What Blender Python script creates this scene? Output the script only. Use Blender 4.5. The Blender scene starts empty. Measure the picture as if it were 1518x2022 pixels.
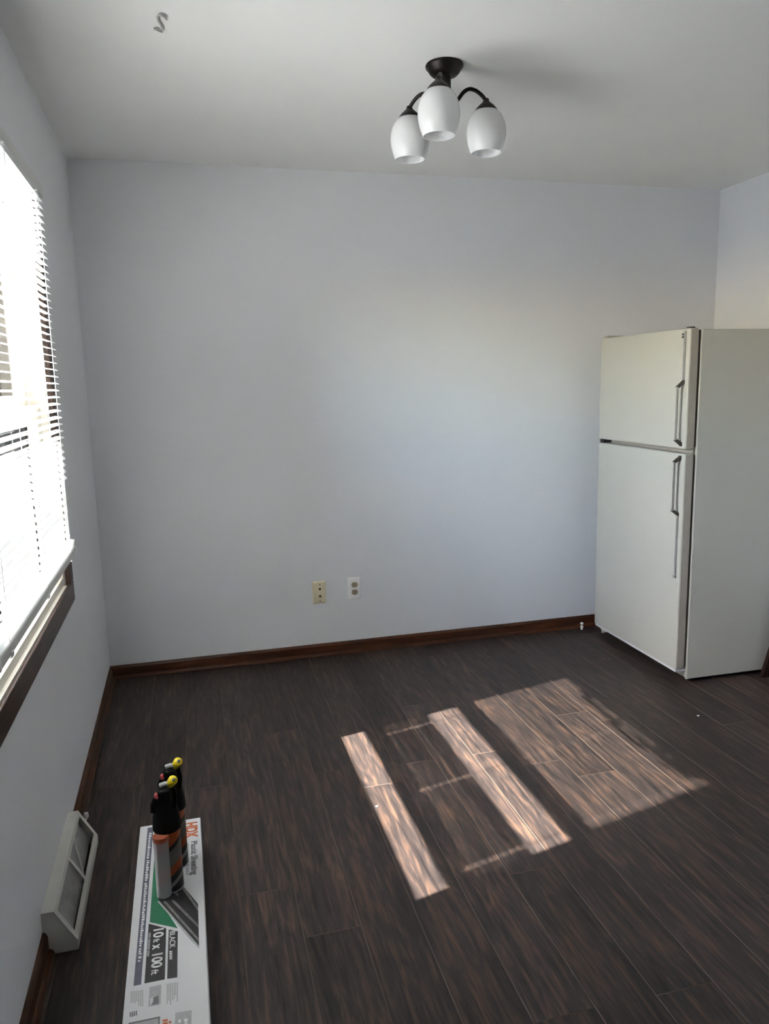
import bpy, bmesh, math, random
from mathutils import Vector, Matrix
random.seed(7)
sc = bpy.context.scene
COL = sc.collection

# ------------------------------------------------------------------ camera
F_PX, YAW, PITCH, ROLL = 1499.5, 0.2554, 0.1671, -0.0220
CAM = Vector((0.4259, -3.8273, 1.4182))
_f = Vector((math.sin(YAW)*math.cos(PITCH), math.cos(YAW)*math.cos(PITCH), -math.sin(PITCH)))
_r0 = Vector((math.cos(YAW), -math.sin(YAW), 0)); _u0 = _r0.cross(_f)
_r = math.cos(ROLL)*_r0 + math.sin(ROLL)*_u0
_u = -math.sin(ROLL)*_r0 + math.cos(ROLL)*_u0
cd = bpy.data.cameras.new('camera'); cam = bpy.data.objects.new('camera', cd); COL.objects.link(cam)
cd.sensor_fit = 'VERTICAL'; cd.sensor_height = 36.0; cd.lens = F_PX/2022*36.0
cd.clip_start = 0.02; cd.clip_end = 300
M = Matrix(((_r.x, _u.x, -_f.x, CAM.x), (_r.y, _u.y, -_f.y, CAM.y), (_r.z, _u.z, -_f.z, CAM.z), (0, 0, 0, 1)))
cam.matrix_world = M
sc.camera = cam

def at(px, py, axis, val):
    """the point of the plane axis=val that the photo pixel looks at"""
    d = _f + (px-759)/F_PX*_r + (1011-py)/F_PX*_u
    t = (val-CAM[axis])/d[axis]
    return CAM + t*d

# ------------------------------------------------------------------ world, sun, exposure
SUN_DIR = Vector((1.0, 0.243, -0.85)).normalized()      # direction the sunlight travels
SKY_STRENGTH, SUN_STRENGTH, EXPOSURE = 0.66, 10.0, 2.66
w = bpy.data.worlds.new('sky'); sc.world = w; w.use_nodes = True
wn = w.node_tree; wn.nodes.clear()
_o = wn.nodes.new('ShaderNodeOutputWorld'); _b = wn.nodes.new('ShaderNodeBackground'); _s = wn.nodes.new('ShaderNodeTexSky')
_s.sky_type = 'NISHITA'; _s.sun_disc = False; _s.sun_elevation = math.radians(39.6); _s.sun_rotation = math.radians(256)
_s.air_density = 1.0; _s.dust_density = 1.2; _s.ozone_density = 1.5
_b.inputs['Strength'].default_value = SKY_STRENGTH
wn.links.new(_s.outputs[0], _b.inputs[0]); wn.links.new(_b.outputs[0], _o.inputs[0])
sl = bpy.data.lights.new('sun_offscreen', 'SUN'); sl.energy = SUN_STRENGTH; sl.angle = math.radians(0.55); sl.color = (1.0, 0.95, 0.89)
so = bpy.data.objects.new('sun_offscreen', sl); COL.objects.link(so)
so.rotation_euler = SUN_DIR.to_track_quat('-Z', 'Y').to_euler(); so.location = (-6, -3, 7)
sc.view_settings.view_transform = 'Standard'; sc.view_settings.look = 'None'
sc.view_settings.exposure = EXPOSURE; sc.view_settings.gamma = 1.0; sc.view_settings.use_curve_mapping = False
try:
    sc.cycles.use_adaptive_sampling = True; sc.cycles.adaptive_threshold = 0.02; sc.cycles.max_bounces = 10; sc.cycles.diffuse_bounces = 7; sc.cycles.transparent_max_bounces = 24
    sc.cycles.transmission_bounces = 8; sc.cycles.use_denoising = True; sc.cycles.sample_clamp_indirect = 6
except Exception:
    pass

# ------------------------------------------------------------------ materials
MATS = {}
def mat(name, color, rough=0.6, metal=0.0, spec=0.4, noise=None, bump=None, translucent=0.0):
    """principled material; noise=(scale, amount) mottles the colour, bump=(scale, strength)"""
    if name in MATS: return MATS[name]
    m = bpy.data.materials.new(name); m.use_nodes = True; nt = m.node_tree; N, L = nt.nodes, nt.links
    b = N['Principled BSDF']
    b.inputs['Base Color'].default_value = (*color, 1); b.inputs['Roughness'].default_value = rough
    b.inputs['Metallic'].default_value = metal; b.inputs['Specular IOR Level'].default_value = spec
    tc = N.new('ShaderNodeTexCoord')
    if noise:
        n = N.new('ShaderNodeTexNoise'); n.inputs['Scale'].default_value = noise[0]; n.inputs['Detail'].default_value = 5
        L.new(tc.outputs['Object'], n.inputs['Vector'])
        r = N.new('ShaderNodeValToRGB'); k = noise[1]
        r.color_ramp.elements[0].position = 0.3; r.color_ramp.elements[1].position = 0.7
        r.color_ramp.elements[0].color = (*[c*(1-k) for c in color], 1)
        r.color_ramp.elements[1].color = (*[min(1, c*(1+k)) for c in color], 1)
        L.new(n.outputs['Fac'], r.inputs['Fac']); L.new(r.outputs['Color'], b.inputs['Base Color'])
    if bump:
        n2 = N.new('ShaderNodeTexNoise'); n2.inputs['Scale'].default_value = bump[0]; n2.inputs['Detail'].default_value = 3
        L.new(tc.outputs['Object'], n2.inputs['Vector'])
        bp = N.new('ShaderNodeBump'); bp.inputs['Strength'].default_value = bump[1]; bp.inputs['Distance'].default_value = 0.002
        L.new(n2.outputs['Fac'], bp.inputs['Height']); L.new(bp.outputs['Normal'], b.inputs['Normal'])
    if translucent:
        t = N.new('ShaderNodeBsdfTranslucent'); t.inputs['Color'].default_value = (*[min(1, c*1.05) for c in color], 1)
        mx = N.new('ShaderNodeMixShader'); mx.inputs['Fac'].default_value = translucent
        out = [x for x in N if x.type == 'OUTPUT_MATERIAL'][0]
        L.new(b.outputs[0], mx.inputs[1]); L.new(t.outputs[0], mx.inputs[2]); L.new(mx.outputs[0], out.inputs['Surface'])
    MATS[name] = m; return m

def wood(name, cols, scale, axis='Y', rough=0.45, spec=0.35, bump=0.12, per_object=True, tone=0.35):
    """streaky wood: grain along AXIS; COLS dark, mid, light"""
    m = bpy.data.materials.new(name); m.use_nodes = True; nt = m.node_tree; N, L = nt.nodes, nt.links
    b = N['Principled BSDF']; b.inputs['Roughness'].default_value = rough; b.inputs['Specular IOR Level'].default_value = spec
    tc = N.new('ShaderNodeTexCoord'); oi = N.new('ShaderNodeObjectInfo')
    off = N.new('ShaderNodeVectorMath'); off.operation = 'SCALE'; off.inputs[0].default_value = (13.7, 31.1, 7.9)
    L.new(oi.outputs['Random'], off.inputs['Scale'])
    add = N.new('ShaderNodeVectorMath'); add.operation = 'ADD'
    L.new(tc.outputs['Object'], add.inputs[0])
    if per_object: L.new(off.outputs[0], add.inputs[1])
    def mapped(sx, sy):
        mp = N.new('ShaderNodeMapping')
        mp.inputs['Scale'].default_value = {'Y': (sx, sy, sx), 'X': (sy, sx, sx), 'Z': (sx, sx, sy)}[axis]
        L.new(add.outputs[0], mp.inputs['Vector']); return mp
    n1 = N.new('ShaderNodeTexNoise'); n1.inputs['Scale'].default_value = 1; n1.inputs['Detail'].default_value = 6; n1.inputs['Roughness'].default_value = 0.62; n1.inputs['Distortion'].default_value = 0.6
    L.new(mapped(scale, scale*0.06).outputs[0], n1.inputs['Vector'])
    wv = N.new('ShaderNodeTexNoise'); wv.inputs['Scale'].default_value = 1; wv.inputs['Detail'].default_value = 2; wv.inputs['Distortion'].default_value = 2.2
    L.new(mapped(scale*0.30, scale*0.045).outputs[0], wv.inputs['Vector'])
    mx = N.new('ShaderNodeMath'); mx.operation = 'MULTIPLY_ADD'; mx.inputs[1].default_value = 0.60
    sc2 = N.new('ShaderNodeMath'); sc2.operation = 'MULTIPLY'; sc2.inputs[1].default_value = 0.40
    L.new(wv.outputs['Fac'], sc2.inputs[0]); L.new(n1.outputs['Fac'], mx.inputs[0]); L.new(sc2.outputs[0], mx.inputs[2])
    rp = N.new('ShaderNodeValToRGB'); e = rp.color_ramp.elements
    e[0].position = 0.34; e[0].color = (*cols[0], 1); e[1].position = 0.68; e[1].color = (*cols[2], 1)
    mid = e.new(0.51); mid.color = (*cols[1], 1)
    L.new(mx.outputs[0], rp.inputs['Fac'])
    ml = N.new('ShaderNodeMixRGB'); ml.blend_type = 'MULTIPLY'; ml.inputs['Fac'].default_value = 1
    tn = N.new('ShaderNodeMapRange'); tn.inputs['To Min'].default_value = 1-tone; tn.inputs['To Max'].default_value = 1+tone*0.6
    L.new(oi.outputs['Random'], tn.inputs['Value'])
    cb = N.new('ShaderNodeCombineXYZ')
    for k in range(3): L.new(tn.outputs[0], cb.inputs[k])
    L.new(rp.outputs['Color'], ml.inputs[1]); L.new(cb.outputs[0], ml.inputs[2]); L.new(ml.outputs[0], b.inputs['Base Color'])
    bp = N.new('ShaderNodeBump'); bp.inputs['Strength'].default_value = bump; bp.inputs['Distance'].default_value = 0.001
    L.new(n1.outputs['Fac'], bp.inputs['Height']); L.new(bp.outputs['Normal'], b.inputs['Normal'])
    MATS[name] = m; return m

M_WALL = mat('wall_paint', (0.80, 0.812, 0.838), 0.75, spec=0.2, noise=(3, 0.012), bump=(180, 0.05))
M_CEIL = mat('ceiling_paint', (0.91, 0.915, 0.90), 0.85, spec=0.15, noise=(2, 0.012), bump=(140, 0.06))
M_FLOOR = wood('plank_walnut', ((0.015, 0.0125, 0.0128), (0.046, 0.034, 0.031), (0.140, 0.080, 0.053)), 78, 'Y', rough=0.42, spec=0.3, tone=0.22)
M_SEAM = mat('plank_edge', (0.10, 0.070, 0.052), 0.6)
M_SUB = mat('underlay', (0.03, 0.025, 0.022), 0.9)
M_TRIM = wood('brown_trim', ((0.030, 0.010, 0.005), (0.068, 0.022, 0.009), (0.13, 0.045, 0.018)), 60, 'X', rough=0.4, spec=0.4, per_object=False, tone=0.0)
M_TRIMY = wood('brown_trim_lengthwise', ((0.030, 0.010, 0.005), (0.068, 0.022, 0.009), (0.13, 0.045, 0.018)), 60, 'Y', rough=0.4, spec=0.4, per_object=False, tone=0.0)
M_CASE = wood('window_casing_wood', ((0.030, 0.017, 0.012), (0.062, 0.036, 0.026), (0.11, 0.068, 0.05)), 60, 'Y', rough=0.4, per_object=False, tone=0.0)
M_CASEZ = wood('window_casing_upright', ((0.030, 0.017, 0.012), (0.062, 0.036, 0.026), (0.11, 0.068, 0.05)), 60, 'Z', rough=0.4, per_object=False, tone=0.0)
M_DARKBOARD = wood('dark_board_wood', ((0.010, 0.006, 0.005), (0.020, 0.012, 0.009), (0.04, 0.022, 0.015)), 60, 'Z', rough=0.8, spec=0.1, per_object=False, tone=0.0)
M_VINYL = mat('almond_vinyl', (0.45, 0.42, 0.365), 0.4, noise=(8, 0.03))
M_SLAT = mat('blind_slat_vinyl', (0.90, 0.90, 0.895), 0.45, noise=(6, 0.02), translucent=0.025)
M_RAIL = mat('blind_rail', (0.72, 0.72, 0.70), 0.4, noise=(9, 0.03))
M_CORD = mat('blind_cord', (0.85, 0.85, 0.83), 0.8, noise=(300, 0.08))
M_FRIDGE = mat('fridge_almond', (0.50, 0.492, 0.447), 0.36, spec=0.45, noise=(5, 0.015), bump=(420, 0.05))
M_GASKET = mat('fridge_gasket', (0.07, 0.058, 0.05), 0.7, noise=(30, 0.15))
M_DOOREDGE = mat('fridge_door_edge', (0.38, 0.345, 0.30), 0.5, noise=(20, 0.05))
M_CHROME = mat('handle_trim_metal', (0.46, 0.445, 0.42), 0.3, metal=0.85, noise=(25, 0.05))
M_BLACK = mat('black_plastic', (0.004, 0.004, 0.0045), 0.65, spec=0.12, noise=(40, 0.2))
M_BRONZE = mat('oil_rubbed_bronze', (0.018, 0.014, 0.015), 0.38, metal=0.55, noise=(25, 0.35))
M_OPAL = mat('opal_glass', (0.96, 0.96, 0.96), 0.22, spec=0.5, noise=(6, 0.01), translucent=0.35)
M_IVORY = mat('ivory_plate', (0.80, 0.73, 0.52), 0.4, noise=(60, 0.03))
M_WHITEPL = mat('white_plate', (0.92, 0.92, 0.92), 0.4, noise=(60, 0.02))
M_BEIGE = mat('beige_outlet', (0.42, 0.35, 0.26), 0.45, noise=(60, 0.05))
M_SLOT = mat('slot_dark', (0.03, 0.025, 0.02), 0.7, noise=(80, 0.2))
M_REG = mat('register_enamel', (0.66, 0.65, 0.60), 0.4, noise=(15, 0.05))
M_STEEL = mat('galvanised', (0.45, 0.45, 0.44), 0.4, metal=0.6, noise=(30, 0.15))
M_CARD = mat('white_carton', (0.66, 0.66, 0.675), 0.5, noise=(9, 0.02))
M_BLUE = mat('print_slate_blue', (0.115, 0.12, 0.165), 0.5, noise=(90, 0.06))
M_PBLACK = mat('print_black', (0.035, 0.031, 0.033), 0.45, noise=(90, 0.1))
M_GREEN = mat('print_green', (0.022, 0.17, 0.085), 0.45, noise=(90, 0.06))
M_ORANGE = mat('print_orange', (0.62, 0.14, 0.045), 0.5, noise=(90, 0.06))
M_CANRED = mat('tube_cap_rust', (0.32, 0.075, 0.035), 0.5, noise=(40, 0.1))
M_GREY = mat('print_grey', (0.40, 0.40, 0.41), 0.5, noise=(90, 0.1))
M_DGREY = mat('print_dark_grey', (0.16, 0.16, 0.17), 0.5, noise=(90, 0.1))
M_PWHITE = mat('print_white', (0.75, 0.75, 0.75), 0.5, noise=(90, 0.02))
M_STREAK = mat('print_sheeting_highlight', (0.22, 0.21, 0.205), 0.5, noise=(70, 0.25))
M_YELLOW = mat('yellow_plastic', (0.80, 0.60, 0.01), 0.4, noise=(40, 0.04))
M_RED = mat('red_plastic', (0.50, 0.06, 0.07), 0.4, noise=(40, 0.06))
M_MARK = mat('hook_grey', (0.42, 0.41, 0.40), 0.5, noise=(60, 0.15))
M_CHIP = mat('paint_chip', (0.75, 0.75, 0.74), 0.6, noise=(200, 0.1))
M_SOFFIT = mat('soffit_paint', (0.55, 0.54, 0.50), 0.7, noise=(4, 0.04))
M_GROUND = mat('ground_concrete', (0.46, 0.455, 0.43), 0.9, noise=(1.5, 0.2), bump=(30, 0.2))
M_ASPH = mat('asphalt', (0.06, 0.06, 0.065), 0.9, noise=(3, 0.25))
M_LEAF = mat('leaf_green', (0.05, 0.10, 0.03), 0.6, noise=(20, 0.4))
M_ROOF = mat('roof_shingle', (0.10, 0.09, 0.085), 0.9, noise=(8, 0.3))
M_WGLASS = mat('dark_window_glass', (0.03, 0.035, 0.04), 0.1, noise=(2, 0.2))

def brick_mat():
    m = bpy.data.materials.new('brickwork'); m.use_nodes = True; nt = m.node_tree; N, L = nt.nodes, nt.links
    tc = N.new('ShaderNodeTexCoord'); mp = N.new('ShaderNodeMapping'); mp.inputs['Rotation'].default_value = (math.pi/2, 0, 0)
    bt = N.new('ShaderNodeTexBrick'); bt.inputs['Scale'].default_value = 5
    bt.inputs['Color1'].default_value = (0.40, 0.17, 0.11, 1); bt.inputs['Color2'].default_value = (0.30, 0.12, 0.085, 1); bt.inputs['Mortar'].default_value = (0.45, 0.42, 0.38, 1)
    L.new(tc.outputs['Object'], mp.inputs['Vector']); L.new(mp.outputs[0], bt.inputs['Vector']); L.new(bt.outputs[0], N['Principled BSDF'].inputs['Base Color'])
    N['Principled BSDF'].inputs['Roughness'].default_value = 0.9
    return m
M_BRICK = brick_mat()

def pane_mat(name, tint, gloss):
    m = bpy.data.materials.new(name); m.use_nodes = True; nt = m.node_tree; N, L = nt.nodes, nt.links
    N.remove(N['Principled BSDF']); out = [x for x in N if x.type == 'OUTPUT_MATERIAL'][0]
    t = N.new('ShaderNodeBsdfTransparent'); t.inputs[0].default_value = (*tint, 1)
    g = N.new('ShaderNodeBsdfGlossy'); g.inputs['Roughness'].default_value = 0.05
    lw = N.new('ShaderNodeFresnel'); lw.inputs['IOR'].default_value = gloss
    mx = N.new('ShaderNodeMixShader')
    L.new(lw.outputs[0], mx.inputs['Fac']); L.new(t.outputs[0], mx.inputs[1]); L.new(g.outputs[0], mx.inputs[2]); L.new(mx.outputs[0], out.inputs['Surface'])
    return m
M_PANE = pane_mat('clear_pane', (0.97, 0.985, 0.98), 1.3)
M_CLEAR = mat('clear_plastic_tube', (0.62, 0.64, 0.67), 0.25, spec=0.5, noise=(60, 0.05), translucent=0.45)
_n = M_CLEAR.node_tree; _out = [x for x in _n.nodes if x.type == 'OUTPUT_MATERIAL'][0]; _old = _out.inputs['Surface'].links[0].from_socket
_t = _n.nodes.new('ShaderNodeBsdfTransparent'); _m = _n.nodes.new('ShaderNodeMixShader'); _m.inputs['Fac'].default_value = 0.60
_n.links.new(_old, _m.inputs[1]); _n.links.new(_t.outputs[0], _m.inputs[2]); _n.links.new(_m.outputs[0], _out.inputs['Surface'])

def can_mat():
    """foam can label: orange field, slanting black, grey, orange and black bands, cream stripe"""
    m = bpy.data.materials.new('foam_can_label'); m.use_nodes = True; nt = m.node_tree; N, L = nt.nodes, nt.links
    b = N['Principled BSDF']; b.inputs['Roughness'].default_value = 0.35
    tc = N.new('ShaderNodeTexCoord'); sp = N.new('ShaderNodeSeparateXYZ'); L.new(tc.outputs['Object'], sp.inputs[0])
    # slanted height = z - 0.75*x
    ma = N.new('ShaderNodeMath'); ma.operation = 'MULTIPLY_ADD'; ma.inputs[1].default_value = -0.75
    L.new(sp.outputs['X'], ma.inputs[0]); L.new(sp.outputs['Z'], ma.inputs[2])
    mr = N.new('ShaderNodeMapRange'); mr.inputs['From Min'].default_value = -0.03; mr.inputs['From Max'].default_value = 0.22
    L.new(ma.outputs[0], mr.inputs['Value'])
    rp = N.new('ShaderNodeValToRGB'); rp.color_ramp.interpolation = 'CONSTANT'; e = rp.color_ramp.elements
    K = (0.006, 0.006, 0.006, 1); O = (0.30, 0.055, 0.006, 1); G = (0.12, 0.115, 0.10, 1)
    e[0].position = 0; e[0].color = K; e[1].position = 0.99; e[1].color = O
    for p_, c in ((0.17, (0.20, 0.20, 0.20, 1)), (0.22, K), (0.30, O), (0.40, G), (0.58, K), (0.63, O)):
        q = e.new(p_); q.color = c
    L.new(mr.outputs[0], rp.inputs['Fac']); L.new(rp.outputs[0], b.inputs['Base Color'])
    return m
M_CAN = can_mat()

# ------------------------------------------------------------------ mesh helpers
def mesh_obj(name, bm, m, parent=None, smooth=False, loc=None):
    me = bpy.data.meshes.new(name); bm.normal_update(); bm.to_mesh(me); bm.free()
    for x in (m if isinstance(m, (list, tuple)) else [m]): me.materials.append(x)
    if smooth:
        for p in me.polygons: p.use_smooth = True
    o = bpy.data.objects.new(name, me); COL.objects.link(o)
    if parent: o.parent = parent
    if loc: o.location = loc
    return o

def add_box(bm, a, b, bevel=0.0, seg=2, mi=0):
    a = Vector(a); b = Vector(b); lo = Vector([min(a[i], b[i]) for i in range(3)]); hi = Vector([max(a[i], b[i]) for i in range(3)])
    g = bmesh.ops.create_cube(bm, size=1.0); vs = g['verts']
    for v in vs: v.co = Vector([lo[i] + (v.co[i]+0.5)*(hi[i]-lo[i]) for i in range(3)])
    fs = {f for v in vs for f in v.link_faces}
    for f in fs: f.material_index = mi
    if bevel > 0:
        es = list({e for v in vs for e in v.link_edges})
        r = bmesh.ops.bevel(bm, geom=es, offset=bevel, segments=seg, affect='EDGES', profile=0.5)
        for f in r['faces']: f.material_index = mi
    return bm

def box(name, a, b, m, parent=None, bevel=0.0, seg=2):
    return mesh_obj(name, add_box(bmesh.new(), a, b, bevel, seg), m, parent)

def boxes(name, lst, m, parent=None, bevel=0.0):
    bm = bmesh.new()
    for a, b in lst: add_box(bm, a, b, bevel)
    return mesh_obj(name, bm, m, parent)

def add_lathe(bm, prof, seg=40, centre=(0, 0, 0), cap=True):
    rings = []
    for r, z in prof:
        rings.append([bm.verts.new((centre[0]+r*math.cos(2*math.pi*k/seg), centre[1]+r*math.sin(2*math.pi*k/seg), centre[2]+z)) for k in range(seg)])
    for i in range(len(rings)-1):
        for k in range(seg):
            bm.faces.new((rings[i][k], rings[i][(k+1) % seg], rings[i+1][(k+1) % seg], rings[i+1][k]))
    if cap:
        for ring in (rings[0], rings[-1]):
            try: bm.faces.new(ring)
            except ValueError: pass
    bmesh.ops.recalc_face_normals(bm, faces=bm.faces)
    return bm

def lathe(name, prof, m, parent=None, seg=40, centre=(0, 0, 0), cap=True, smooth=True):
    o = mesh_obj(name, add_lathe(bmesh.new(), prof, seg, centre, cap), m, parent, smooth)
    if smooth: auto_smooth(o)
    return o

def auto_smooth(o, ang=40):
    me = o.data
    bm = bmesh.new(); bm.from_mesh(me)
    for e in bm.edges:
        if len(e.link_faces) == 2 and e.calc_face_angle(0) > math.radians(ang): e.smooth = False
    bm.to_mesh(me); bm.free()

def add_tube(bm, pts, r, seg=12, cap=True):
    pts = [Vector(p) for p in pts]; rings = []
    up = Vector((0, 0, 1))
    prev = None
    for i, p in enumerate(pts):
        t = (pts[min(i+1, len(pts)-1)] - pts[max(i-1, 0)]).normalized()
        if prev is None:
            n = t.cross(up)
            if n.length < 1e-4: n = t.cross(Vector((1, 0, 0)))
        else:
            n = prev - t*prev.dot(t)
        n.normalize(); prev = n; bvec = t.cross(n)
        rr = r[i] if isinstance(r, (list, tuple)) else r
        rings.append([bm.verts.new(p + rr*(math.cos(2*math.pi*k/seg)*n + math.sin(2*math.pi*k/seg)*bvec)) for k in range(seg)])
    for i in range(len(rings)-1):
        for k in range(seg):
            bm.faces.new((rings[i][k], rings[i][(k+1) % seg], rings[i+1][(k+1) % seg], rings[i+1][k]))
    if cap:
        bm.faces.new(rings[0]); bm.faces.new(rings[-1])
    bmesh.ops.recalc_face_normals(bm, faces=bm.faces)
    return bm

def tube(name, pts, r, m, parent=None, seg=12):
    return mesh_obj(name, add_tube(bmesh.new(), pts, r, seg), m, parent, True)

def add_prism(bm, poly, axis, a, b, mi=0):
    """extrude a 2D polygon along AXIS from a to b (other two axes in order)"""
    def P(q, t):
        c = list(q); c.insert(axis, t); return c
    va = [bm.verts.new(P(q, a)) for q in poly]; vb = [bm.verts.new(P(q, b)) for q in poly]; n = len(poly)
    fs = [bm.faces.new(va), bm.faces.new(vb)]
    for k in range(n): fs.append(bm.faces.new((va[k], va[(k+1) % n], vb[(k+1) % n], vb[k])))
    for f in fs: f.material_index = mi
    bmesh.ops.recalc_face_normals(bm, faces=bm.faces)
    return bm

def prism(name, poly, axis, a, b, m, parent=None):
    return mesh_obj(name, add_prism(bmesh.new(), poly, axis, a, b), m, parent)

def thing(name, label, cat, loc=(0, 0, 0), rotz=0, group=None):
    o = bpy.data.objects.new(name, None); COL.objects.link(o); o.location = loc; o.rotation_euler = (0, 0, rotz)
    o.empty_display_size = 0.05
    return tag(o, label, cat, group)

def tag(o, label, cat, group=None):
    o['label'] = label; o['category'] = cat
    if group: o['group'] = group
    return o

def struct(o, label=None, cat=None):
    o['kind'] = 'structure'
    if label: o['label'] = label
    if cat: o['category'] = cat
    return o

# ------------------------------------------------------------------ the room
W, H, YF = 3.396, 2.44, -5.6          # width, height, y of the wall behind the camera
# window opening in the left wall
WY0, WY1, WZ0, WZ1 = -2.345, -1.105, 0.762, 2.035
T = 0.16
bm = bmesh.new()
add_box(bm, (-T, YF-0.1, -0.02), (0, WY0, H))
add_box(bm, (-T, WY1, -0.02), (0, 0.1, H))
add_box(bm, (-T, WY0, -0.02), (0, WY1, WZ0))
add_box(bm, (-T, WY0, WZ1), (0, WY1, H))
bmesh.ops.remove_doubles(bm, verts=bm.verts, dist=1e-5)
struct(mesh_obj('wall_left', bm, M_WALL), 'pale grey wall with the window in it', 'wall')
struct(box('wall_back', (0, 0, -0.02), (W, 0.1, H), M_WALL), 'pale grey end wall with two outlet plates', 'wall')
struct(box('wall_right', (W, YF-0.1, -0.02), (W+0.1, 0.1, H), M_WALL), 'pale grey wall behind the refrigerator', 'wall')
struct(box('ceiling', (-T, YF-0.1, H), (W+0.1, 0.1, H+0.08), M_CEIL), 'plain white ceiling', 'ceiling')

struct(box('wall_front', (0, YF-0.1, -0.02), (W, YF, H), M_WALL), 'pale grey wall facing the outlet plates', 'wall')

# floor: planks as children
floor = box('floor', (-T, YF-0.1, -0.06), (W+0.1, 0.1, -0.009), M_SUB)
struct(floor, 'dark walnut plank floor', 'floor')
PW, PS, PX0 = 0.1535, 0.015, 0.984      # plank width, slant, x of a seam at y=0
def clip(poly, axis, lim, keep_greater):
    out = []
    for i in range(len(poly)):
        a, b = poly[i-1], poly[i]
        ina = (a[axis] >= lim) == keep_greater; inb = (b[axis] >= lim) == keep_greater
        if ina != inb:
            t = (lim-a[axis])/(b[axis]-a[axis]); out.append((a[0]+t*(b[0]-a[0]), a[1]+t*(b[1]-a[1])))
        if inb: out.append(b)
    return out
def inset(poly, d):
    n = len(poly); res = []
    for i in range(n):
        p0, p1, p2 = Vector(poly[i-1]), Vector(poly[i]), Vector(poly[(i+1) % n])
        e1 = (p1-p0).normalized(); e2 = (p2-p1).normalized()
        n1 = Vector((-e1.y, e1.x)); n2 = Vector((-e2.y, e2.x))
        bis = (n1+n2).normalized(); res.append(p1 + bis*(d/max(0.3, bis.dot(n1))))
    return res
KNOWN = {0: -1.376, 3: -1.262, 4: -1.40, 5: -1.53, 6: -1.044}
for c in range(-7, 17):
    start = KNOWN.get(c, random.uniform(-1.3, -0.05)); L_ = 1.215
    ys = []; y = start
    while y < 0: y += L_
    while y > YF - L_:
        ys.append(y); y -= L_
    for i in range(len(ys)-1):
        y1, y0 = ys[i], ys[i+1]
        xa, xb = PX0+c*PW, PX0+(c+1)*PW
        poly = [(xa+PS*y0, y0), (xb+PS*y0, y0), (xb+PS*y1, y1), (xa+PS*y1, y1)]
        for ax, lim, g in ((0, 0.004, True), (0, W-0.004, False), (1, YF+0.004, True), (1, -0.004, False)):
            poly = clip(poly, ax, lim, g) if poly else poly
        if len(poly) < 3: continue
        xs_ = [q[0] for q in poly]; ys_ = [q[1] for q in poly]
        if max(xs_)-min(xs_) < 0.012 or max(ys_)-min(ys_) < 0.02: continue
        # remove near-duplicate corners
        pp = [q for k, q in enumerate(poly) if (Vector(q)-Vector(poly[k-1])).length > 1e-4]
        o_ = inset(pp, 0.0002); i_ = inset(pp, 0.0016)
        bm = bmesh.new()
        vt = [bm.verts.new((q[0], q[1], 0.0)) for q in i_]; ve = [bm.verts.new((q[0], q[1], -0.0011)) for q in o_]; vb = [bm.verts.new((q[0], q[1], -0.009)) for q in o_]
        bm.faces.new(vt); n = len(vt)
        for k in range(n):
            f1 = bm.faces.new((ve[k], ve[(k+1) % n], vt[(k+1) % n], vt[k])); f1.material_index = 1
            f2 = bm.faces.new((vb[k], vb[(k+1) % n], ve[(k+1) % n], ve[k])); f2.material_index = 1
        bmesh.ops.recalc_face_normals(bm, faces=bm.faces)
        mesh_obj('plank', bm, [M_FLOOR, M_SEAM], floor)

# baseboards: board with eased top + quarter-round shoe
BH, BT = 0.066, 0.012
def baseboard(name, p0, p1, inward, m, label):
    """p0,p1 along the wall (x,y); inward unit normal into the room"""
    p0 = Vector(p0); p1 = Vector(p1); nrm = Vector(inward); d = (p1-p0)
    root = bpy.data.objects.new(name, None); COL.objects.link(root); struct(root, label, 'baseboard')
    def sweep(prof, nm, mm):
        bm = bmesh.new(); A = [bm.verts.new((*(p0+nrm*q[0]), q[1])) for q in prof]; B = [bm.verts.new((*(p1+nrm*q[0]), q[1])) for q in prof]; n = len(prof)
        bm.faces.new(A); bm.faces.new(B)
        for k in range(n): bm.faces.new((A[k], A[(k+1) % n], B[(k+1) % n], B[k]))
        bmesh.ops.recalc_face_normals(bm, faces=bm.faces)
        return mesh_obj(nm, bm, mm, root)
    sweep([(0, 0.0), (BT, 0.0), (BT, BH-0.012), (BT-0.004, BH-0.004), (BT-0.008, BH), (0, BH)], 'base_moulding', m)
    q = [(BT, 0.0)] + [(BT+0.013*math.cos(a), 0.017*math.sin(a)) for a in [k*math.pi/12 for k in range(7)]]
    sweep(q, 'shoe_moulding', MATS['shoe'+('x' if abs(d.x) > abs(d.y) else 'y')])
for ax in 'XY':
    wood('shoe'+ax.lower(), ((0.030, 0.010, 0.005), (0.068, 0.022, 0.009), (0.13, 0.045, 0.018)), 60, ax, rough=0.4, per_object=False, tone=0.0)
RY0, RY1 = -1.936, -1.452                # the wall register sits in a gap of the left baseboard
baseboard('baseboard_back', (0.0, 0.0), (W, 0.0), (0, -1), M_TRIM, 'brown wooden baseboard under the outlet plates')
baseboard('baseboard_left', (0.0, -0.025), (0.0, RY1), (1, 0), M_TRIMY, 'brown wooden baseboard below the window')
baseboard('baseboard_left_front', (0.0, RY0), (0.0, YF), (1, 0), M_TRIMY, 'brown wooden baseboard beyond the register')
baseboard('baseboard_right', (W, -0.025), (W, YF), (-1, 0), M_TRIMY, 'brown wooden baseboard behind the refrigerator')

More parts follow.
